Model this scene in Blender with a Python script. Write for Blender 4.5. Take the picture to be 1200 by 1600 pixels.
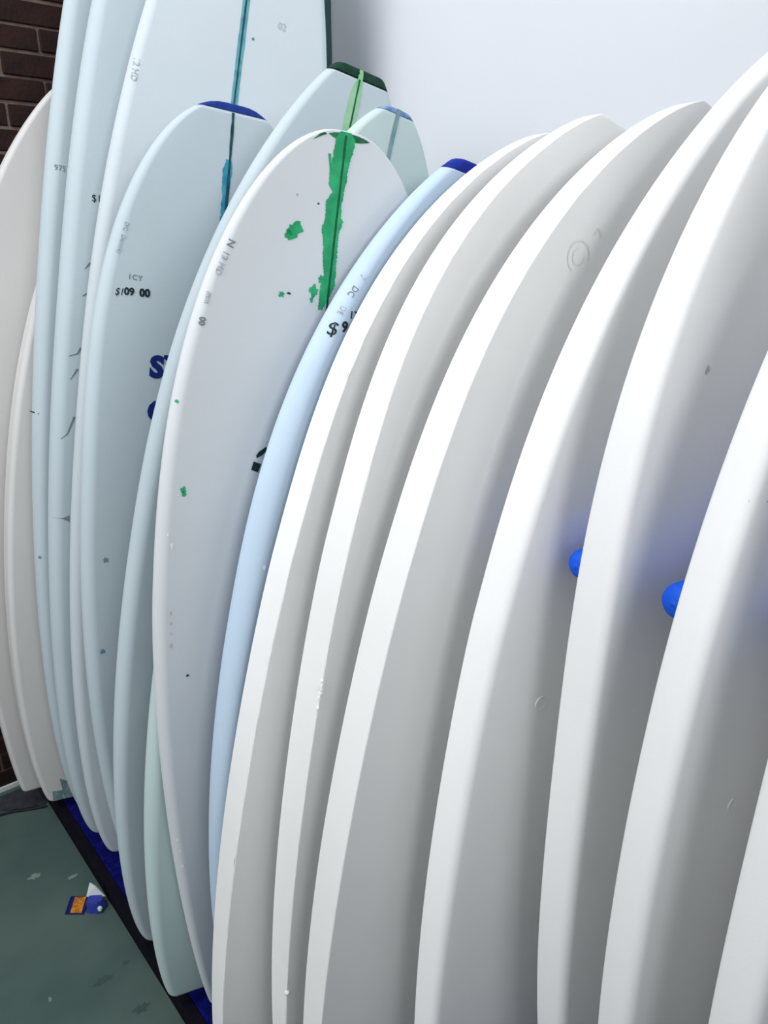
import bpy, bmesh, math, random
import numpy as np
from mathutils import Matrix, Vector

random.seed(7)
S = bpy.context.scene
for o in list(bpy.data.objects):
    bpy.data.objects.remove(o, do_unlink=True)
COL = S.collection

# ------------------------------------------------------------------ camera
cam_d = bpy.data.cameras.new('camera')
cam_d.sensor_fit = 'VERTICAL'
cam_d.sensor_height = 36.0
cam_d.lens = 36.0 * 1202 / 1600
cam_d.clip_start = 0.02
cam = bpy.data.objects.new('camera', cam_d)
COL.objects.link(cam)
RT = Vector((0.76604444, -0.64278761, 0.0))
UP = Vector((0.21740388, 0.25909185, 0.94106693))
FW = Vector((0.60490616, 0.72089909, -0.33822039))
cam.matrix_world = Matrix(((RT.x, UP.x, -FW.x, 0), (RT.y, UP.y, -FW.y, 0), (RT.z, UP.z, -FW.z, 1.70), (0, 0, 0, 1)))
S.camera = cam

# ------------------------------------------------------------------ light
S.view_settings.view_transform = 'Standard'
S.view_settings.look = 'None'
S.view_settings.exposure = 0.0
S.view_settings.gamma = 1.0
S.view_settings.use_curve_mapping = False
w = bpy.data.worlds.new('overcast')
S.world = w
w.use_nodes = True
bg = w.node_tree.nodes['Background']
bg.inputs[0].default_value = (0.86, 0.92, 1.0, 1)
bg.inputs[1].default_value = 0.42


def area(name, loc, target, sx, sy, power, col, spread=180):
    d = bpy.data.lights.new(name, 'AREA')
    d.shape = 'RECTANGLE'
    d.size, d.size_y, d.energy, d.color = sx, sy, power, col
    d.spread = math.radians(spread)
    o = bpy.data.objects.new(name, d)
    COL.objects.link(o)
    o.location = loc
    o.rotation_euler = (Vector(target) - Vector(loc)).to_track_quat('-Z', 'Y').to_euler()
    return o


# unseen side light, assumed from the bright rails, on the side they face
area('assumed_side_light', (-3.9, 1.3, 2.9), (0.9, 1.0, 1.9), 3.8, 1.4, 32, (0.95, 0.98, 1.0), 100)
area('added_overhead_light', (-0.75, 1.1, 3.4), (0.5, 1.1, 1.6), 1.0, 2.2, 42, (0.98, 0.99, 1.0))  # unseen overhead light, added so the blanks fade towards their tails
area('added_front_fill', (0.1, -2.5, 2.7), (0.95, 1.0, 2.25), 2.2, .9, 14, (0.98, 0.99, 1.0), 75)  # unseen fill behind the camera, added to brighten the upper faces


# ------------------------------------------------------------------ helpers
def link(name, me, parent=None):
    o = bpy.data.objects.new(name, me)
    COL.objects.link(o)
    if parent:
        o.parent = parent
    return o


def mesh(name, v, f, mat, parent=None, smooth=False):
    me = bpy.data.meshes.new(name)
    me.from_pydata([tuple(map(float, p)) for p in v], [], [tuple(map(int, q)) for q in f])
    me.materials.append(mat)
    if smooth:
        me.polygons.foreach_set('use_smooth', [True] * len(me.polygons))
    me.update()
    return link(name, me, parent)


def tag(o, label=None, cat=None, group=None, kind=None):
    for k, val in (('label', label), ('category', cat), ('group', group), ('kind', kind)):
        if val:
            o[k] = val
    return o


def bevel_box(lo, hi, b=0.004, seg=2):
    bm = bmesh.new()
    bmesh.ops.create_cube(bm, size=1)
    for v in bm.verts:
        v.co = Vector([lo[i] + (v.co[i] + .5) * (hi[i] - lo[i]) for i in range(3)])
    if b:
        bmesh.ops.bevel(bm, geom=bm.edges[:], offset=b, segments=seg, affect='EDGES', profile=.5)
    return bm


def bobj(name, bm, mat, parent=None, smooth=False):
    me = bpy.data.meshes.new(name)
    bm.to_mesh(me)
    bm.free()
    me.materials.append(mat)
    if smooth:
        me.polygons.foreach_set('use_smooth', [True] * len(me.polygons))
    return link(name, me, parent)


def material(name, col, rough=.7, var=0.0, vscale=6.0, bump=0.0, bscale=60.0, col2=None, spec=.3, sss=0.0, detail=4.0, lo=.4, hi=.65):
    m = bpy.data.materials.new(name)
    m.use_nodes = True
    n, l = m.node_tree.nodes, m.node_tree.links
    b = n['Principled BSDF']
    b.inputs['Roughness'].default_value = rough
    b.inputs['Specular IOR Level'].default_value = spec
    b.inputs['Base Color'].default_value = (*col, 1)
    tc = n.new('ShaderNodeTexCoord')
    if var or col2:
        t = n.new('ShaderNodeTexNoise')
        t.inputs['Scale'].default_value = vscale
        t.inputs['Detail'].default_value = detail
        l.new(tc.outputs['Object'], t.inputs['Vector'])
        r = n.new('ShaderNodeValToRGB')
        c2 = col2 or tuple(c * (1 - var) for c in col)
        r.color_ramp.elements[0].position = lo
        r.color_ramp.elements[1].position = hi
        r.color_ramp.elements[0].color = (*c2, 1)
        r.color_ramp.elements[1].color = (*col, 1)
        l.new(t.outputs['Fac'], r.inputs['Fac'])
        l.new(r.outputs['Color'], b.inputs['Base Color'])
    if bump:
        t2 = n.new('ShaderNodeTexNoise')
        t2.inputs['Scale'].default_value = bscale
        t2.inputs['Detail'].default_value = 3
        l.new(tc.outputs['Object'], t2.inputs['Vector'])
        bp = n.new('ShaderNodeBump')
        bp.inputs['Strength'].default_value = bump
        bp.inputs['Distance'].default_value = .004
        l.new(t2.outputs['Fac'], bp.inputs['Height'])
        l.new(bp.outputs['Normal'], b.inputs['Normal'])
    return m


def foam(name, col, pit, sss=0.0):
    """shaped blank: faint handling dirt, small pores"""
    m = material(name, col, rough=.75, var=.025, vscale=5.0, bump=.06, bscale=pit, spec=.25, lo=.35, hi=.6)
    if sss:
        b = m.node_tree.nodes['Principled BSDF']
        b.inputs['Subsurface Weight'].default_value = sss
        b.inputs['Subsurface Radius'].default_value = (1, 1, 1)
        b.inputs['Subsurface Scale'].default_value = .028
    return m


M = dict(
    white_wall=material('white_painted_wall', (.74, .76, .80), .8, var=.02, vscale=1.2, bump=.1, bscale=40),
    grey_wall=material('grey_painted_wall', (.30, .31, .32), .85, var=.05, vscale=1.5),
    floor=material('green_painted_concrete', (.105, .16, .14), .6, col2=(.072, .12, .11), vscale=3.2, bump=.25, bscale=25, detail=6),
    scuff=material('pale_floor_scuff', (.24, .29, .265), .8),
    dark_scuff=material('dark_floor_stain', (.06, .095, .09), .8),
    gap_shade=material('dark_gap_shade_tone', (.05, .10, .11), .7),  # dark tone that stands in for shade in a gap
    mortar=material('mortar', (.21, .145, .125), .9, var=.25, vscale=30, bump=.5, bscale=120),
    brick=material('dark_brown_brick', (.030, .011, .009), .8, col2=(.016, .007, .006), vscale=14, bump=.5, bscale=90),
    trim=material('white_baseboard_paint', (.75, .76, .78), .6),
    carpet=material('royal_blue_carpet', (.007, .010, .20), .95, var=.5, vscale=90, bump=1, bscale=400, spec=.1),
    edge=material('black_rubber_edge', (.008, .007, .014), .9, var=.3, vscale=40, spec=.1),
    mat=material('grey_floor_mat', (.055, .058, .075), .9, var=.3, vscale=50, bump=.5, bscale=200),
    black=material('black_rubber_cable', (.008, .008, .012), .5),
    blue_foam=material('bright_blue_peg_foam', (.004, .10, .74), .6, bump=.3, bscale=200),
    eps=foam('white_polystyrene_foam', (.94, .94, .93), 260),
    eps_soft=foam('white_bead_foam', (.95, .95, .94), 260, .4),
    eps_old=foam('warm_white_foam', (.75, .74, .725), 200),
    pale=foam('pale_grey_blue_foam', (.65, .72, .76), 220),
    ice=foam('pale_ice_blue_foam', (.57, .66, .705), 220),
    frost=foam('frosted_white_foam', (.72, .75, .78), 220),
    sky=foam('sky_blue_tinted_foam', (.56, .69, .83), 220),
    mint=foam('pale_mint_foam', (.58, .71, .70), 220),
    blue_dye=material('blue_nose_dye', (.008, .045, .33), .6, var=.3, vscale=60),
    pale_blue_dye=material('worn_blue_dye', (.03, .13, .42), .6, col2=(.25, .40, .62), vscale=50),
    royal_dye=material('royal_blue_dye', (.003, .022, .33), .5, var=.2, vscale=60),
    dark_green=material('dark_green_dye', (.004, .06, .032), .6, var=.4, vscale=70),
    green=material('bright_green_dye', (.03, .48, .19), .6, col2=(.015, .33, .13), vscale=40),
    mid_green=material('mid_green_dye', (.02, .20, .075), .6, col2=(.006, .07, .03), vscale=60),
    lime=material('washed_lime_dye', (.25, .60, .27), .7, col2=(.38, .66, .42), vscale=30),
    teal=material('teal_glue_line', (.06, .28, .33), .6, col2=(.13, .40, .45), vscale=50),
    dark_teal=material('dark_teal_stringer', (.012, .10, .13), .6, var=.5, vscale=60),
    blue_glue=material('blue_glue_stain', (.02, .26, .42), .6, col2=(.07, .38, .52), vscale=60),
    grey_teal=material('grey_teal_stringer', (.10, .25, .28), .6, col2=(.25, .36, .40), vscale=30),
    deep_green=material('deep_green_stringer', (.004, .13, .05), .6, var=.3, vscale=60),
    ink=material('black_marker_ink', (.012, .022, .03), .6),
    pencil=material('grey_pencil', (.20, .24, .26), .8),
    faint=material('faded_stamp_ink', (.30, .33, .36), .8, col2=(.52, .56, .60), vscale=160),
    navy=material('navy_stencil_paint', (.004, .02, .20), .6, var=.2, vscale=50),
    deep=material('dark_green_print', (.004, .035, .025), .6),
    smear=material('brown_grey_smear', (.24, .27, .25), .8),
    tape=material('grey_teal_tape', (.30, .42, .42), .6, col2=(.16, .27, .29), vscale=60),
    smudge=material('soft_grey_smudge', (.55, .57, .58), .8),
    emboss=material('faint_embossed_stamp', (.80, .80, .79), .8),
    chip=material('fresh_foam_chip', (.93, .95, .95), .6),
    pack=material('navy_wrapper_film', (.004, .010, .11), .35),
    orange=material('orange_label', (.72, .30, .015), .5, col2=(.45, .13, .01), vscale=120),
    white_paper=material('torn_white_paper', (.75, .80, .82), .7),
    violet=material('blue_wrapper_film', (.035, .06, .36), .3),
)

# ------------------------------------------------------------------ the room
WX = 1.40      # white wall plane
BY = 2.37      # brick wall plane


def grid_plane(name, p0, du, dv, mat, kind='structure'):
    p0, du, dv = Vector(p0), Vector(du), Vector(dv)
    o = mesh(name, [p0, p0 + du, p0 + du + dv, p0 + dv], [(0, 1, 2, 3)], mat)
    o['kind'] = kind
    return o


floor = bobj('floor', bevel_box((-4.2, -2.6, -.1), (1.6, 2.6, 0), 0), M['floor'])
floor['kind'] = 'structure'
wall = bobj('wall_right', bevel_box((WX, -2.6, 0), (WX + .15, 2.6, 3.4), 0), M['white_wall'])
wall['kind'] = 'structure'
back = bobj('wall_back', bevel_box((-2.2, BY + .001, 0), (WX, BY + .2, 3.4), 0), M['mortar'])
back['kind'] = 'structure'
for nm, lo, hi in (('wall_left', (-4.35, -2.75, 0), (-4.2, 2.6, 3.4)), ('wall_front', (-4.2, -2.75, 0), (WX + .15, -2.6, 3.4))):
    o = bobj(nm, bevel_box(lo, hi, 0), M['grey_wall'])
    o['kind'] = 'structure'
gap_shade = bobj('gap_shade_strip', bevel_box((WX - .03, 1.884, 0), (WX, 1.94, 3.4), .003), M['gap_shade'])  # added strip, coloured dark as the shaded gap beside the tall blanks
gap_shade['kind'] = 'structure'
base = bobj('baseboard_back', bevel_box((-2.2, BY - .012, 0), (WX, BY + .006, .018), .002), M['trim'])
base['kind'] = 'structure'

# bricks: running bond, the ones near the camera's view as parts, the rest one joined part
PZ, PX, MO = .0612, .2100, .0085
proto = bpy.data.meshes.new('brick')
bm = bevel_box((0, 0, 0), (PX - MO, .03, PZ - MO), .0022, 1)
bm.to_mesh(proto)
bm.free()
proto.materials.append(M['brick'])
far = bmesh.new()
rows = range(-37, 20)
for r in rows:
    z = 2.2133 + r * PZ + MO / 2
    if z < -.03 or z > 3.33:
        continue
    sh = .6935 if (r % 2 == 0) else .7985
    sh = sh + .105 * 0
    for c in range(-14, 4):
        x = sh + c * PX + MO / 2
        if x < -2.15 or x + PX - MO > WX - .005:
            continue
        dx, dy, dz = random.uniform(-.0015, .0015), random.uniform(-.003, .002), random.uniform(-.001, .001)
        near = z > .02 and ((.15 < x < 1.1 and 1.75 < z < 2.6) or (-.05 < x < .55 and z < .6))
        if near:
            o = link('brick', proto, back)
            o.location = (x + dx, BY - .004 + dy, z + dz)
        else:
            b2 = bevel_box((x + dx, BY - .004 + dy, max(.001, z + dz)), (x + dx + PX - MO, BY + .02, z + dz + PZ - MO), 0)
            tmp = bpy.data.meshes.new('t')
            b2.to_mesh(tmp)
            b2.free()
            far.from_mesh(tmp)
            bpy.data.meshes.remove(tmp)
bk = bobj('brickwork', far, M['brick'], back)
bk['kind'] = 'stuff'

# floor marks
def blob(cx, cy, r, n=14, j=.45, ax=1.0):
    return [(cx + ax * r * (1 + random.uniform(-j, j)) * math.cos(2 * math.pi * i / n), cy + r * (1 + random.uniform(-j, j)) * math.sin(2 * math.pi * i / n)) for i in range(n)]


for (cx, cy, r, k, ax) in ((.335, 1.93, .016, 'scuff', 1.5), (.413, 1.86, .011, 'scuff', 1.8), (.12, 1.77, .02, 'scuff', 1.5), (.09, 1.86, .006, 'dark_scuff', 1.5),
                       (.245, 1.52, .010, 'scuff', .6), (.36, 1.49, .016, 'dark_scuff', 2), (.40, 1.36, .018, 'dark_scuff', 1.6), (.42, 1.50, .008, 'dark_scuff', 1.4), (.18, 1.98, .006, 'dark_scuff', 1.4)):
    q = blob(cx, cy, r * .65, 16, .5, ax)
    mesh('paint_scuff' if k == 'scuff' else 'floor_stain', [(a, b, .0006) for a, b in q] + [(cx, cy, .0006)], [(i, (i + 1) % 16, 16) for i in range(16)], M[k], floor)

BOARDS = {
  'A': dict(x=0.5265,y=2.2286,lean=0.1334,tip=-0.0128,yaw=-0.016,L=1.9909,W=0.5509,vm=0.5496,n=0.0359,t=0.1317,a=2.4853,b=0.8916,c=1.6119,d=0.8544,T=0.0622,rk=0.03,tn=0.5,tt=0.4,low=-0.0175),
  'A2': dict(x=0.5623,y=2.1131,lean=0.1913,tip=-0.0027,yaw=-0.0696,L=1.9024,W=0.5452,vm=0.5037,n=0.05,t=0.1226,a=2.2746,b=0.7567,c=2.0068,d=0.7968,T=0.0676,rk=0.03,tn=0.5,tt=0.4,low=-0.0233),
  'B1': dict(x=0.5511,y=2.0149,lean=0.2031,tip=-0.0062,yaw=-0.0764,L=2.908,W=0.5324,vm=0.5467,n=0.0502,t=0.0287,a=2.458,b=0.7401,c=2.0048,d=0.6476,T=0.0594,rk=0.03,tn=0.5,tt=0.4,low=-0.0058),
  'B2': dict(x=0.5958,y=1.8981,lean=0.2003,tip=-0.009,yaw=-0.1562,L=2.7896,W=0.582,vm=0.5317,n=0.0484,t=0.0975,a=2.6239,b=0.793,c=2.211,d=0.6908,T=0.062,rk=0.03,tn=0.5,tt=0.4,low=-0.0234),
  'B3': dict(x=0.6124,y=1.7849,lean=0.1977,tip=0.0008,yaw=-0.1998,L=2.5069,W=0.5571,vm=0.5026,n=0.0503,t=0.1054,a=2.2762,b=0.7591,c=2.1531,d=0.6957,T=0.0533,rk=0.03,tn=0.5,tt=0.4,low=-0.0207),
  'C': dict(x=0.6429,y=1.6337,lean=0.1411,tip=-0.0008,yaw=-0.1656,L=1.9063,W=0.557,vm=0.5419,n=0.0294,t=0.1129,a=2.9456,b=0.5633,c=1.9902,d=0.7438,T=0.0563,rk=0.03,tn=0.5,tt=0.4,low=-0.0159),
  'D': dict(x=0.5748,y=1.439,lean=0.2421,tip=-0.0167,yaw=-0.1633,L=1.9751,W=0.5781,vm=0.5107,n=0.0491,t=0.1171,a=2.4308,b=0.8386,c=1.9824,d=0.7114,T=0.0545,rk=0.03,tn=0.5,tt=0.4,low=-0.0281),
  'F': dict(x=0.5569,y=1.2717,lean=0.2412,tip=-0.0222,yaw=-0.1006,L=1.8867,W=0.5445,vm=0.5113,n=0.0235,t=0.1216,a=2.3934,b=0.7306,c=2.0599,d=0.8108,T=0.0521,rk=0.03,tn=0.5,tt=0.4,low=-0.029),
  'E': dict(x=0.6398,y=1.2075,lean=0.1162,tip=-0.0328,yaw=-0.1439,L=1.8056,W=0.563,vm=0.5572,n=0.0176,t=0.1328,a=2.4884,b=0.5461,c=1.6124,d=0.8751,T=0.0405,rk=0.03,tn=0.5,tt=0.4,low=-0.0154),
  'G': dict(x=0.6266,y=1.0922,lean=0.2411,tip=-0.0001,yaw=-0.1026,L=1.7947,W=0.5869,vm=0.5224,n=0.0356,t=0.1018,a=2.6247,b=0.884,c=1.9419,d=0.7693,T=0.0622,rk=0.03,tn=0.5,tt=0.4,low=-0.0243),
  'H1': dict(x=0.5589,y=1.0059,lean=0.3376,tip=0.0112,yaw=-0.0908,L=1.8668,W=0.6051,vm=0.5741,n=0.0275,t=0.1345,a=3.007,b=0.838,c=1.6511,d=0.7711,T=0.0664,rk=0.03,tn=0.5,tt=0.4,low=-0.0445),
  'H2': dict(x=0.6170,y=0.9,lean=0.2999,tip=0.0042,yaw=-0.0949,L=1.8713,W=0.6084,vm=0.5987,n=0.0343,t=0.1157,a=3.1809,b=0.892,c=1.5969,d=0.8211,T=0.0701,rk=0.03,tn=0.5,tt=0.4,low=-0.0342),
  'H3': dict(x=0.5948,y=0.7866,lean=0.3369,tip=0.0054,yaw=-0.1027,L=1.913,W=0.6126,vm=0.5915,n=0.0089,t=0.1034,a=2.7652,b=0.7995,c=1.6651,d=0.7936,T=0.069,rk=0.03,tn=0.5,tt=0.4,low=-0.0342),
  'H4': dict(x=0.7409,y=0.652,lean=0.2665,tip=0.0032,yaw=-0.1122,L=1.9483,W=0.5858,vm=0.548,n=0.0234,t=0.0966,a=2.6224,b=0.8954,c=1.5003,d=0.7876,T=0.0615,rk=0.03,tn=0.5,tt=0.4,low=-0.0254),
  'H5': dict(x=1.0241,y=0.4962,lean=0.0461,tip=0.0084,yaw=-0.0925,L=1.8545,W=0.5685,vm=0.5485,n=0.0394,t=0.1471,a=2.7336,b=0.8051,c=2.3403,d=0.6621,T=0.0625,rk=0.03,tn=0.5,tt=0.4,low=-0.0068),
  'H6': dict(x=0.9353,y=0.356,lean=0.1129,tip=0.007,yaw=-0.1276,L=1.8878,W=0.5844,vm=0.5006,n=0.0392,t=0.1105,a=2.3118,b=0.7806,c=1.737,d=0.7498,T=0.0542,rk=0.03,tn=0.5,tt=0.4,low=-0.0124),
  'H7': dict(x=0.9572,y=0.2111,lean=0.0956,tip=0.0085,yaw=-0.1199,L=2.1679,W=0.5732,vm=0.5036,n=0.0401,t=0.1238,a=2.4192,b=0.7461,c=2.1449,d=0.7164,T=0.0594,rk=0.03,tn=0.5,tt=0.4,low=-0.0118),
}

# ------------------------------------------------------------------ rack: low carpeted platform and padded pegs
PT = .05
plat = tag(link('rack_platform', None), 'low blue-carpeted platform with black front edge under the standing blanks', 'platform')
bobj('carpet_deck', bevel_box((.487, -.9, .002), (WX - .002, 2.30, PT - .0005), .004), M['carpet'], plat)
bobj('front_edge', bevel_box((.462, -.9, 0), (.487, 2.30, PT - .0005), .002), M['edge'], plat)
bobj('end_edge', bevel_box((.472, 2.30, 0), (WX - .002, 2.31, PT + .001), .002), M['edge'], plat)


def lathe(prof, n=24):
    """profile of (along x, radius)"""
    v, f = [], []
    for (x, r) in prof:
        for i in range(n):
            a = 2 * math.pi * i / n
            v.append((x, r * math.cos(a), r * math.sin(a)))
    for k in range(len(prof) - 1):
        for i in range(n):
            f.append((k * n + i, k * n + (i + 1) % n, (k + 1) * n + (i + 1) % n, (k + 1) * n + i))
    f.append(tuple(range(n)))
    f.append(tuple(range((len(prof) - 1) * n, len(prof) * n))[::-1])
    return v, f


# (y of the free end, slope along the wall, which gap)
PEGS = [(.7090, -.111, 'third and fourth'), (.581, -.092, 'fourth and fifth'), (.432, -.120, 'fifth and sixth'), (.300, -.111, 'sixth and nearest')]
for y, slope, where in PEGS:
    r = tag(link('rack_peg', None), f'blue foam-padded wall peg between the {where} thick white blanks counted from the left', 'peg', 'blue padded pegs on the white wall')
    ln = WX - .806 - {.7090: .05, .577: .022, .581: .024, .432: .019, .300: .055}[y]
    R = .024 if y == .432 else .021
    prof = [(-ln, R * .02), (-ln + .0006, R * .35), (-ln + .003, R * .68), (-ln + .007, R * .88), (-ln + .014, R), (-.02, R)]
    v, f = lathe(prof)
    sl = mesh('foam_sleeve', v, f, M['blue_foam'], r, True)
    v, f = lathe([(-.02, R * .6), (-.006, R * .6), (-.006, R * 1.05), (0, R * 1.05)])
    mesh('wall_flange', v, f, M['edge'], r)
    r.location = (WX - .001, y + slope * .594, 1.268)
    r.rotation_euler = (0, 0, math.atan(slope))

# ------------------------------------------------------------------ surfboard blanks
class Blank:
    def __init__(s, q, rn, rf, chips=0.0):
        s.q, s.rn, s.rf, s.chips = q, rn, rf, chips
        cp, sp, cb, sb, cy, sy = (f(q[k]) for k in ('lean', 'tip', 'yaw') for f in (math.cos, math.sin))
        Ry = Matrix(((cp, 0, sp), (0, 1, 0), (-sp, 0, cp)))
        Rx = Matrix(((1, 0, 0), (0, cb, sb), (0, -sb, cb)))
        Rz = Matrix(((cy, -sy, 0), (sy, cy, 0), (0, 0, 1)))
        s.R = Rz @ Rx @ Ry
        s.off = Vector((q['x'], q['y'], PT - q['low']))

    def hw(s, t):
        q = s.q
        h = q['W'] / 2
        if t >= q['vm']:
            u = min(1, (t - q['vm']) / (1 - q['vm']))
            return q['n'] + (h - q['n']) * max(0, 1 - u ** q['a']) ** q['b']
        u = min(1, (q['vm'] - t) / q['vm'])
        return q['t'] + (h - q['t']) * max(0, 1 - u ** q['c']) ** q['d']

    def rock(s, t):
        q = s.q
        return q['rk'] * max(0, (t - .55) / .45) ** 2.2 + q['rk'] * .5 * max(0, (.35 - t) / .35) ** 2

    def th(s, t):
        q = s.q
        e = 1 - q['tn'] * max(0, (t - .5) / .5) ** 2.2 - q['tt'] * max(0, (.4 - t) / .4) ** 2
        return q['T'] * e

    def near(s, u, v, lift=.0008):
        """a point of the near face (u across, v along the stringer), in the blank's own frame"""
        t = min(1, max(0, v / s.q['L']))
        h, T = s.hw(t), s.th(t)
        r = min(s.rn, T / 2, h)
        a = abs(u) - (h - r)
        d = 0 if a <= 0 else r - math.sqrt(max(0, r * r - min(a, r) ** 2))
        return (u, -s.rock(t) - T / 2 + d - lift, v)

    def ring(s, t, shrink=0.0):
        h, T = s.hw(t), s.th(t)
        h = max(.002, h - shrink)
        T = max(.002, T - 2 * shrink)
        w0 = -s.rock(t)
        rn, rf = min(s.rn, T / 2 - 1e-4, h * .98), min(s.rf, T / 2 - 1e-4, h * .98)
        K, NF = 6, 8
        p = []
        for i in range(K + 1):     # near left corner: from rail to face
            a = math.pi / 2 * i / K
            p.append((-h + rn - rn * math.cos(a), -T / 2 + rn - rn * math.sin(a)))
        for i in range(1, NF):
            p.append((-h + rn + (2 * h - 2 * rn) * i / NF, -T / 2))
        for i in range(K + 1):
            a = math.pi / 2 * i / K
            p.append((h - rn + rn * math.sin(a), -T / 2 + rn - rn * math.cos(a)))
        for i in range(K + 1):
            a = math.pi / 2 * i / K
            p.append((h - rf + rf * math.cos(a), T / 2 - rf + rf * math.sin(a)))
        for i in range(1, 3):
            p.append((h - rf - (2 * h - 2 * rf) * i / 3, T / 2))
        for i in range(K + 1):
            a = math.pi / 2 * i / K
            p.append((-h + rf - rf * math.sin(a), T / 2 - rf + rf * math.cos(a)))
        if s.chips:
            out = []
            for i, (a, b) in enumerate(p):
                if i <= K:
                    e = random.gauss(0, s.chips)
                    if random.random() < .05:
                        e += random.uniform(0, 4 * s.chips)
                    a += abs(e) * .6
                    b += abs(e) * .5
                out.append((a, b))
            p = out
        return [(a, w0 + b, t * s.q['L']) for a, b in p]

    def shell(s, name, t0, t1, mat, parent, n=150):
        ts = []
        for i in range(n + 1):
            x = i / n
            ts.append(x)
        for e in (.0008, .002, .004, .007, .011, .016, .023, .03):
            ts += [e, 1 - e]
        ts = sorted(x for x in set(ts) if t0 < x < t1)
        ts = [t0] + [x for x in ts if x - t0 > 1e-4 and t1 - x > 1e-4] + [t1]
        v, f = [], []
        rings = [(t, 0.0) for t in ts]
        ew = .004
        if t0 == 0:
            rings = [(0.0, ew), (0.0006, ew * .35)] + [(t, 0) for t in ts if t > .0012]
        if t1 == 1:
            rings = [(t, sh) for t, sh in rings if t < .9988] + [(.9994, ew * .35), (1.0, ew)]
        N = None
        for t, sh in rings:
            rg = s.ring(t, sh)
            N = len(rg)
            v += rg
        for k in range(len(rings) - 1):
            for i in range(N):
                f.append((k * N + i, k * N + (i + 1) % N, (k + 1) * N + (i + 1) % N, (k + 1) * N + i))
        f.append(tuple(range(N))[::-1])
        f.append(tuple(range((len(rings) - 1) * N, len(rings) * N)))
        o = mesh(name, v, f, mat, parent, True)
        m = o.modifiers.new('weighted_normals', 'WEIGHTED_NORMAL')
        m.weight = 100
        m.keep_sharp = False
        return o

    def poly(s, name, pts, mat, parent, lift=.0008, centre=None):
        """flat mark of paint or ink following the near face"""
        n = len(pts)
        c = centre or (sum(p[0] for p in pts) / n, sum(p[1] for p in pts) / n)
        K = 4
        v = [s.near(c[0] + (u - c[0]) * k / K, c[1] + (w_ - c[1]) * k / K, lift) for k in range(K, 0, -1) for u, w_ in pts] + [s.near(c[0], c[1], lift)]
        f = [(k * n + i, k * n + (i + 1) % n, (k + 1) * n + (i + 1) % n, (k + 1) * n + i) for k in range(K - 1) for i in range(n)]
        f += [((K - 1) * n + i, (K - 1) * n + (i + 1) % n, K * n) for i in range(n)]
        return mesh(name, v, f, mat, parent)

    def strip(s, name, left, right, mat, parent, lift=.0008, jit=0.0, sub=5):
        """band between two edge lines given as (u, v) points of falling v"""
        v0 = max(left[0][1], right[0][1])
        v1 = min(left[-1][1], right[-1][1])
        n = max(2, len(left) * sub)

        def at(line, vv):
            for (a, b) in zip(line, line[1:]):
                if b[1] <= vv <= a[1]:
                    k = (a[1] - vv) / (a[1] - b[1] + 1e-9)
                    return a[0] + k * (b[0] - a[0])
            return line[0][0] if vv > line[0][1] else line[-1][0]
        v, f = [], []
        for i in range(n + 1):
            vv = v0 + (v1 - v0) * i / n
            a, b = at(left, vv) + random.uniform(-jit, jit), at(right, vv) + random.uniform(-jit, jit)
            v += [s.near(a, vv, lift), s.near((a + b) / 2, vv, lift), s.near(b, vv, lift)]
        for i in range(n):
            for j in (0, 1):
                f.append((3 * i + j, 3 * i + 3 + j, 3 * i + 4 + j, 3 * i + 1 + j))
        return mesh(name, v, f, mat, parent)

    def line(s, name, pts, w_, mat, parent, lift=.0008, taper=False):
        v, f = [], []
        n = len(pts)
        for i, p in enumerate(pts):
            a, b = pts[max(0, i - 1)], pts[min(n - 1, i + 1)]
            d = Vector((b[0] - a[0], b[1] - a[1])).normalized()
            ww = w_ * (1 - .7 * i / (n - 1) if taper else 1) / 2
            v += [s.near(p[0] - d.y * ww, p[1] + d.x * ww, lift), s.near(p[0] + d.y * ww, p[1] - d.x * ww, lift)]
        for i in range(n - 1):
            f.append((2 * i, 2 * i + 1, 2 * i + 3, 2 * i + 2))
        return mesh(name, v, f, mat, parent)

    def write(s, name, txt, u, v, size, mat, parent, rot=0.0, bold=0.0, shear=0.0, sx=1.0, space=1.0):
        cu = bpy.data.curves.new(name, 'FONT')
        cu.body = txt
        cu.size = size
        cu.offset = bold
        cu.shear = shear
        cu.space_character = space
        cu.resolution_u = 3
        tmp = bpy.data.objects.new('tmp', cu)
        COL.objects.link(tmp)
        dg = bpy.context.evaluated_depsgraph_get()
        me = bpy.data.meshes.new_from_object(tmp.evaluated_get(dg))
        bpy.data.objects.remove(tmp, do_unlink=True)
        bpy.data.curves.remove(cu)
        c, sn = math.cos(rot), math.sin(rot)
        for k in me.vertices:
            x, y = k.co.x * sx, k.co.y
            k.co = s.near(u + c * x - sn * y, v + sn * x + c * y, .0009)
        me.materials.clear()
        me.materials.append(mat)
        me.name = name
        return link(name, me, parent)


def blank(key, label, group, mat, rn=.02, rf=.02, chips=0.0, cap=None, capmat=None):
    q = BOARDS[key]
    B = Blank(q, rn, rf, chips)
    root = link('surfboard_blank', None)
    tag(root, label, 'surfboard blank', group)
    root.matrix_world = Matrix.Translation(B.off) @ B.R.to_4x4()
    t1 = 1 - cap / q['L'] if cap else 1
    body = B.shell('foam_body', 0, t1, mat, root)
    low = min((B.R @ p.co).z for p in body.data.vertices) + B.off.z
    root.location.z += PT - low
    if cap:
        B.shell('nose_cap', t1, 1, capmat, root)['label'] = 'dyed nose tip'
    return B, root


def splash(B, root, u, v, r, mat, n=18, j=.45, ax=1.0):
    q = blob(u, v, r, n, j, ax)
    return B.poly('paint_splash', q, mat, root, .0007, (u, v))


GW = 'thick square-railed white blanks'
GT = 'tall pale blue blanks'
GS = 'short blanks with dyed noses'
GC = 'warm white blanks in the corner'
RR = .045     # rails rounded right through
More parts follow.
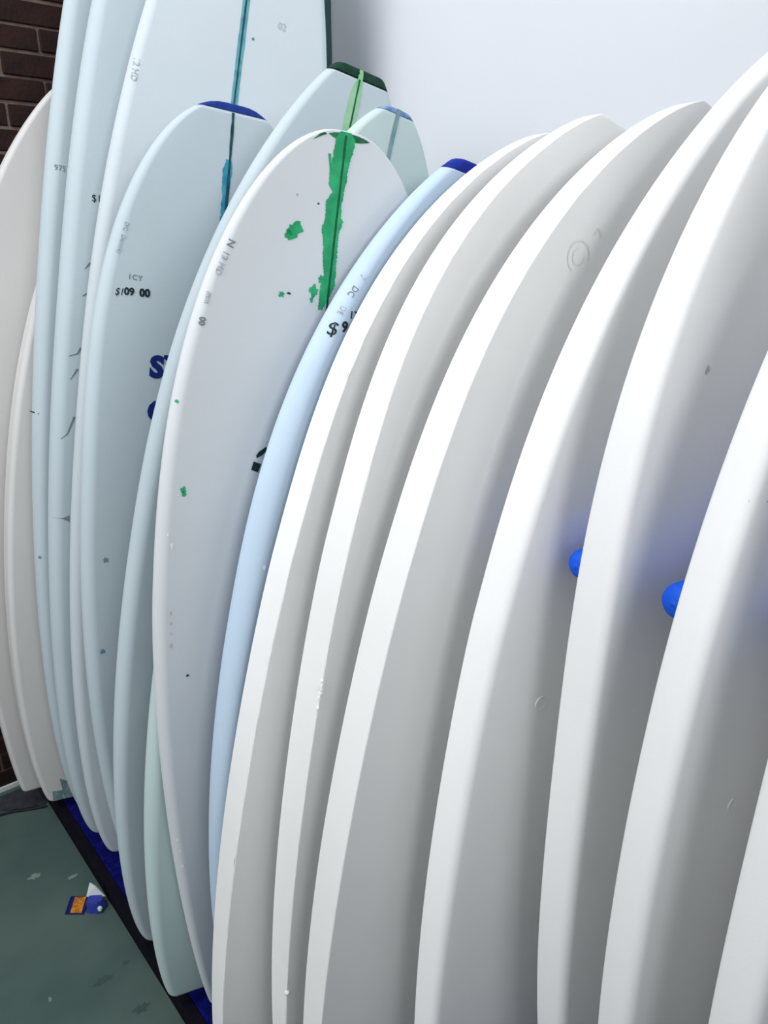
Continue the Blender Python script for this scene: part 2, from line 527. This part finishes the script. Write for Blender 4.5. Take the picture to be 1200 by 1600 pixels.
# --- corner pair
B, r = blank('A', 'wide warm white foam blank standing nearest the brick wall', GC, M['eps_old'], .012, .012)
B, r = blank('A2', 'narrow warm white blank with grey tape at its tail, second from the brick wall', GC, M['eps_old'], .014, .014)
B.poly('tape_patch', [(-.1173, .0372), (-.0878, .0337), (-.0841, .003), (-.1138, .0058)], M['tape'], r)['label'] = 'grey tape'
B.poly('tape_patch', [(-.0993, .0759), (-.0784, .064), (-.0425, .003), (-.0804, .003)], M['tape'], r, .0012)['label'] = 'dark torn grey tape'
# --- tall ones
B, r = blank('B1', 'leftmost of three tall pale blue blanks, short ink tick on its rail', GT, M['ice'], RR, RR)
B.write('handwriting', '975', -.2505, 1.774, .017, M['pencil'], r, .05)
B.line('pencil_mark', [(-.2625, 1.2065), (-.247, 1.2045)], .003, M['ink'], r)
splash(B, r, -.2211, .828, .004, M['pencil'])
B, r = blank('B2', 'middle of three tall pale blue blanks, curved pencil scratches down its left side', GT, M['ice'], RR, RR)
B.write('handwriting', '$1', -.2395, 1.690, .021, M['ink'], r, .1)
for pts in ([(-0.2426, 1.5421), (-0.2313, 1.5583)], [(-0.2436, 1.4822), (-0.2316, 1.49)], [(-0.2626, 1.3425), (-0.2436, 1.3509), (-0.2375, 1.365)],
            [(-0.2545, 1.2882), (-0.2409, 1.3153)], [(-0.2660, 1.1444), (-0.2524, 1.1581), (-0.2397, 1.2011)]):
    B.line('pencil_mark', pts[::-1], .0045, M['pencil'], r, taper=True)
B.poly('smear', [(-0.2727, .9461), (-0.2336, .955), (-0.2324, .9384)], M['smear'], r)
B, r = blank('B3', 'broad tall pale blue blank with a teal stringer, behind the price-marked blank', GT, M['pale'], RR, RR)
B.strip('glue_line', [(-.0125, 2.499), (-.0115, 1.0)], [(.0035, 2.499), (.0025, 1.0)], M['teal'], r, .0006, .0008, 60)
B.strip('stringer', [(-.0065, 2.5), (-.0065, .02)], [(-.0025, 2.5), (-.0025, .02)], M['dark_teal'], r, .0009, .0003, 60)
B.write('rail_stamp', '12 HD', -.2225, 1.975, .017, M['faint'], r, -1.66, .0004)
B.write('rail_stamp', '02', .072, 2.117, .02, M['faint'], r)
splash(B, r, .02, 2.08, .003, M['pencil'])
# --- short ones
B, r = blank('C', 'pale blue blank with blue nose tip and a handwritten $109.00 price', GS, M['ice'], RR, RR, cap=.0155, capmat=M['blue_dye'])
q = BOARDS['C']
B.strip('stringer', [(-.006, 1.8895), (-.0085, .02)], [(0, 1.8895), (-.0025, .02)], M['dark_teal'], r, .0009, .0009, 60)
B.strip('glue_stain', [(-.0110, 1.80), (-.0175, 1.78), (-.0155, 1.755), (-.0146, 1.7209), (-.0156, 1.60)], [(-.0006, 1.80), (.0045, 1.785), (.0019, 1.757), (-.0006, 1.7312), (-.001, 1.60)], M['blue_glue'], r, .0006, .0013, 8)
B.write('handwriting', '1CY', -.2005, 1.539, .0145, M['pencil'], r, -.06, .0003, sx=1.0, space=1.2)
B.write('price_writing', '$1', -.2255, 1.5045, .0205, M['ink'], r, .02, .0001, .25, sx=.85)
B.write('price_writing', '09', -.2065, 1.5065, .0205, M['ink'], r, .03, .0009, .0)
B.write('price_writing', '00', -.1755, 1.5065, .0215, M['ink'], r, .03, .0013, .0)
B.write('rail_stamp', 'DC  Density', -.2095, 1.650, .013, M['faint'], r, -1.80, .0002)
B.write('stencil_letter', 'S', -.1478, 1.342, .062, M['navy'], r, -.03, .0036)
B.poly('stencil_letter', [(-.1191, 1.3888), (-.1003, 1.3897), (-.1, 1.3828), (-.1065, 1.3825), (-.1037, 1.3363), (-.1099, 1.3361), (-.1127, 1.3822), (-.1189, 1.3833)], M['navy'], r)
B.write('stencil_letter', 'C', -.1495, 1.2455, .062, M['navy'], r, -.03, .0036)
splash(B, r, -.2286, .9247, .006, M['smear'])
splash(B, r, -.2304, .6981, .006, M['teal'])
B, r = blank('D', 'pale blue blank with dark green nose tip and pale lime wash along its stringer', GS, M['ice'], RR, RR, cap=.0185, capmat=M['dark_green'])
B.strip('dye_wash', [(-.0065, 1.9737), (-.0072, 1.9601), (-.0148, 1.9408), (-.0172, 1.9232), (-.0183, 1.8947), (-.0194, 1.80)],
        [(-.0003, 1.9737), (.0023, 1.9581), (.0063, 1.9366), (.0078, 1.9201), (.0062, 1.8991), (.0051, 1.80)], M['lime'], r, .0006, .0012, 8)
B.strip('stringer', [(-.0052, 1.957), (-.007, .02)], [(-.0018, 1.957), (-.0035, .02)], M['deep_green'], r, .0010, .0003, 60)
B, r = blank('F', 'small pale mint blank with worn blue nose tip, peeping out behind the green-streaked one', GS, M['mint'], RR, RR, cap=.0095, capmat=M['pale_blue_dye'])
B.strip('stringer', [(-.007, 1.886), (-.0085, .02)], [(.0015, 1.886), (-.0015, .02)], M['grey_teal'], r, .0010, .0003, 60)
B, r = blank('E', 'white blank with a ragged bright green streak down its stringer and green splashes', GS, M['frost'], RR, RR)
el = [(-.0144, 1.8035), (-.0218, 1.7928), (-.0232, 1.7692), (-.0261, 1.748), (-.0263, 1.7232), (-.0178, 1.7128), (-.0275, 1.6968), (-.0256, 1.6726), (-.0301, 1.6521), (-.0247, 1.6377), (-.0228, 1.6126), (-.0166, 1.5822), (-.0207, 1.5662), (-.0212, 1.5398), (-.0219, 1.5249)]
er = [(.0053, 1.8035), (.014, 1.7928), (.0115, 1.775), (.0063, 1.7531), (.0055, 1.7259), (.0033, 1.7158), (.0024, 1.696), (.0028, 1.6762), (.0085, 1.6699), (.0026, 1.651), (.0028, 1.6307), (.0037, 1.6153), (.0053, 1.5843), (.0055, 1.5632), (-.0044, 1.5432), (-.0136, 1.5249)]
B.poly('nose_dye', [(-.0360, 1.7965), (-.0258, 1.7925), (-.01, 1.7905), (.0085, 1.7905), (.025, 1.7920), (.0404, 1.7955), (.0300, 1.7990), (.0150, 1.8015), (-.005, 1.8020), (-.025, 1.8000)], M['mid_green'], r, .0008, (0, 1.7965))
B.poly('nose_dye', [(-.0624, 1.7830), (-.0505, 1.7938), (-.0421, 1.7975), (-.0381, 1.7950), (-.0465, 1.7915)], M['mid_green'], r, .0006)
B.strip('dye_streak', el, er, M['green'], r, .0009, .0012, 9)
B.strip('stringer', [(-.0065, 1.7985), (-.0085, .02)], [(-.0025, 1.7985), (-.0050, .02)], M['deep_green'], r, .0012, .0002, 60)
for (u, v, rr, ax) in ((-.0784, 1.6463, .013, 1.0), (-.089, 1.640, .006, 1.0), (-.0327, 1.5547, .009, .9), (-.035, 1.541, .005, .7), (-.0215, 1.575, .007, .8), (-.0908, 1.5448, .0045, 1.2), (-.0785, 1.5475, .0018, 2.0),
                       (-.2565, 1.3632, .003, .8), (-.2417, 1.2135, .006, .7), (-.2400, 1.2065, .0055, .8), (-.2199, .8538, .0025, 1.2), (-.0405, 1.692, .0018, 1.0)):
    splash(B, r, u, v, rr, M['dark_teal'] if rr < .0026 else M['green'], ax=ax)
B.line('paint_drip', [(-.0300, 1.7681), (-.0266, 1.7517), (-.0262, 1.746)], .005, M['green'], r, taper=True)
splash(B, r, -.0795, 1.70, .0022, M['faint'])
B.write('rail_stamp', 'N', -.1865, 1.622, .0155, M['pencil'], r, -1.93, .0004)
B.write('rail_stamp', '12 HD', -.1935, 1.604, .0145, M['faint'], r, -1.92, .0004)
B.write('rail_stamp', 'mm', -.2170, 1.540, .0125, M['faint'], r, -1.78, .0004)
B.write('rail_stamp', '00', -.2265, 1.5005, .0135, M['pencil'], r, -1.74, .0006)
B.poly('printed_mark', [(-.1218, 1.2434), (-.1181, 1.2585), (-.1034, 1.2533), (-.1084, 1.2382)], M['deep'], r)
B.poly('printed_mark', [(-.1141, 1.2688), (-.1098, 1.2756), (-.0964, 1.2846), (-.0926, 1.2799), (-.1024, 1.2695), (-.1125, 1.2641)], M['deep'], r)
for (v, k) in ((.985, .004), (.965, .0035), (.945, .003), (.92, .0045)):
    splash(B, r, -.252 - .004 * (v - .92) * 10, v, k, M['smudge'], ax=.5)
splash(B, r, -.258, 1.113, .006, M['chip'], ax=.5)
for u, v, k in ((-.2250, .4824, .0035), (-.2190, .4528, .003), (-.2130, .4136, .0045), (-.2655, 1.1340, .003)):
    splash(B, r, u, v, k, M['chip'], ax=.6)
B, r = blank('G', 'sky-blue tinted blank with royal blue nose block, beside the first square-railed blank', GS, M['sky'], RR, RR, cap=.0215, capmat=M['royal_dye'])
B.write('price_writing', '$', -.2230, 1.4630, .030, M['ink'], r, .1, .0002, .3)
B.write('price_writing', '9', -.1985, 1.4720, .023, M['ink'], r, .2, .0010, .1)
B.write('handwriting', '17', -.1890, 1.4960, .017, M['ink'], r, .1, .0004)
B.write('rail_stamp', '7', -.1790, 1.5705, .014, M['faint'], r, -2.1)
B.write('rail_stamp', 'DC', -.1885, 1.5500, .0135, M['pencil'], r, -2.05, .0001)
B.write('rail_stamp', 'DE', -.2040, 1.5150, .0125, M['faint'], r, -1.95, .0001)
splash(B, r, -.262, 1.0585, .0045, M['chip'], ax=.7)
# --- thick square-railed ones
names = {'H1': ('leftmost of the thick square-railed white blanks, with a chipped near edge', .0025, .004, .0007),
         'H2': ('second from left of the thick white blanks, flat cut nose and one torn edge', .0025, .004, .0006),
         'H3': ('third thick square-railed white blank from the left, its greyish face framed by a crisp rail', .0025, .004, .0003),
         'H4': ('fourth thick white blank from the left, with a round press mark on its lower face', .014, .006, .0),
         'H5': ('fifth thick white blank from the left, with a small grey smudge high on its face', .015, .006, .0),
         'H6': ('sixth thick white blank from the left, in front of the blue peg end', .016, .006, .0),
         'H7': ('nearest thick white blank, cut off at the lower right corner of the picture', .016, .006, .0)}
for k, (lb, rn, rf, ch) in names.items():
    B, r = blank(k, lb, GW, M['eps'] if k < 'H4' else M['eps_soft'], rn, rf, ch)
    if k == 'H2':
        for v, e in ((.905, .0045), (.897, .005), (.888, .004), (.878, .003), (.860, .003), (.30, .004)):
            h = B.hw(v / B.q['L'])
            bmx = bmesh.new()
            bmesh.ops.create_icosphere(bmx, subdivisions=2, radius=e)
            for p in bmx.verts:
                p.co *= random.uniform(.7, 1.2)
                p.co.z *= 1.6
                p.co += Vector((-h + e * .35, -B.rock(v / B.q['L']) - B.th(v / B.q['L']) / 2 + e * .25, v))
            bobj('torn_foam', bmx, M['chip'], r)
    if k == 'H3':
        for a0, rr in ((0, .022), (2, .012)):
            B.line('faint_stamp', [(-.1667 + rr * math.cos(a0 + i * .35), 1.6239 + rr * math.sin(a0 + i * .35)) for i in range(14)], .0022, M['emboss'], r)
        B.line('faint_stamp', [(-.150, 1.661), (-.146, 1.672), (-.138, 1.668), (-.134, 1.662)], .003, M['emboss'], r)
    if k in ('H4', 'H6'):
        u, v, rr = (-.1662, .9465, .0105) if k == 'H4' else (-.1444, .913, .0085)
        c = B.near(u, v, 0)
        vv, ff = [], []
        for i in range(25):
            a = 2 * math.pi * i / 24
            tr = .0018 * (.35 + .65 * max(0, math.cos(a - 2.6)))
            for m_ in range(6):
                b_ = 2 * math.pi * m_ / 6
                vv.append((c[0] + (rr + tr * math.cos(b_)) * math.cos(a), c[1] + tr * math.sin(b_), c[2] + (rr + tr * math.cos(b_)) * math.sin(a)))
        for i in range(24):
            for m_ in range(6):
                ff.append((i * 6 + m_, i * 6 + (m_ + 1) % 6, i * 6 + 6 + (m_ + 1) % 6, i * 6 + 6 + m_))
        mesh('press_mark', vv, ff, M['chip'], r, True)
    if k == 'H5':
        splash(B, r, -.1542, 1.4781, .0055, M['smudge'], ax=.7)
    if k == 'H6':
        B.line('scratch', [(-.262, 1.3408), (-.232, 1.3398)], .002, M['smudge'], r)

# ------------------------------------------------------------------ small things on the floor
mt = tag(link('floor_mat', None), 'dark grey mat lying in the corner by the brick wall', 'mat')
pts = [(-.5, 2.335), (-.5, 2.30), (.05, 2.286), (.331, 2.268), (.40, 2.228), (.455, 2.212), (.456, 2.335)]
n = len(pts)
mesh('mat_sheet', [(a, b, 0) for a, b in pts] + [(a, b, .006) for a, b in pts], [tuple(range(n))[::-1], tuple(range(n, 2 * n))] + [(i, (i + 1) % n, n + (i + 1) % n, n + i) for i in range(n)], M['mat'], mt)
cu = bpy.data.curves.new('power_cable', 'CURVE')
cu.dimensions = '3D'
cu.bevel_depth = .004
cu.bevel_resolution = 3
sp = cu.splines.new('NURBS')
cp = [(-.6, 2.31, .0045), (-.2, 2.275, .0045), (.1, 2.262, .0045), (.33, 2.255, .0045), (.41, 2.212, .0045), (.452, 2.196, .0045)]
sp.points.add(len(cp) - 1)
for p, c in zip(sp.points, cp):
    p.co = (*c, 1)
sp.use_endpoint_u = True
sp.order_u = 3
tmp = bpy.data.objects.new('tmp', cu)
COL.objects.link(tmp)
me = bpy.data.meshes.new_from_object(tmp.evaluated_get(bpy.context.evaluated_depsgraph_get()))
bpy.data.objects.remove(tmp, do_unlink=True)
me.materials.clear()
me.materials.append(M['black'])
cab = tag(link('power_cable', me), 'thin black cable along the edge of the dark grey mat', 'cable')

# crumpled snack wrapper
wr = tag(link('snack_wrapper', None), 'crumpled blue snack wrapper with orange label on the green floor', 'wrapper')


def sheet(name, fn, mat, nx=12, ny=8, th=.0012):
    v, f = [], []
    for s_ in (0, 1):
        for j in range(ny + 1):
            for i in range(nx + 1):
                x, y, z = fn(i / nx, j / ny)
                v.append((x, y, z + th * s_))
    N = (nx + 1) * (ny + 1)
    for j in range(ny):
        for i in range(nx):
            a = j * (nx + 1) + i
            f.append((a, a + nx + 1, a + nx + 2, a + 1))
            f.append((N + a, N + a + 1, N + a + nx + 2, N + a + nx + 1))
    for i in range(nx):
        a, b = i, ny * (nx + 1) + i
        f.append((a, a + 1, N + a + 1, N + a))
        f.append((b + 1, b, N + b, N + b + 1))
    for j in range(ny):
        a, b = j * (nx + 1), j * (nx + 1) + nx
        f.append((a + nx + 1, a, N + a, N + a + nx + 1))
        f.append((b, b + nx + 1, N + b + nx + 1, N + b))
    return mesh(name, v, f, mat, wr)


# x along the wrapper, y up-slope away from the camera
sheet('foil_panel', lambda a, b: (-.054 + a * .050, -.022 + b * .046, .001 + .012 * b + .002 * math.sin(9 * a) * b), M['pack'])
sheet('orange_label', lambda a, b: (-.040 + a * .030, -.020 + b * .040, .0036 + .0122 * b + .002 * math.sin(9 * (a * .6 + .28)) * b), M['orange'], th=.0006)
v, f = [], []
for j in range(9):
    for i in range(17):
        a, b = i / 16, j / 8
        r_ = .024 * (1 - .25 * b) * (1 + .10 * math.sin(5 * a * 6.28 + 2 * b))
        v.append((.022 + r_ * 1.15 * math.cos(a * 2 * math.pi), r_ * .85 * math.sin(a * 2 * math.pi), .002 + .030 * b + .003 * math.sin(7 * a)))
for j in range(8):
    for i in range(16):
        a = j * 17 + i
        f.append((a, a + 1, a + 18, a + 17))
f.append(tuple(range(8 * 17, 8 * 17 + 16)))
f.append(tuple(range(0, 16))[::-1])
mesh('crumpled_pouch', v, f, M['violet'], wr)
mesh('torn_flap', [(-.004, .008, .030), (.046, .010, .030), (.004, .022, .064), (.020, .016, .058), (.0, .012, .028), (.046, .013, .028), (.006, .025, .062), (.022, .019, .056)],
     [(0, 1, 3, 2), (4, 6, 7, 5), (0, 2, 6, 4), (2, 3, 7, 6), (3, 1, 5, 7), (1, 0, 4, 5)], M['white_paper'], wr)
v, f = lathe([(0, .0065), (.004, .0075), (.008, .005)], 14)
mesh('white_seal', [(.040 + b_ * .9, -.014 - a_, .016 + c_) for a_, b_, c_ in v], f, M['white_paper'], wr)
wr.location = (.41, 1.725, .0005)
wr.rotation_euler = (0, 0, -.70)
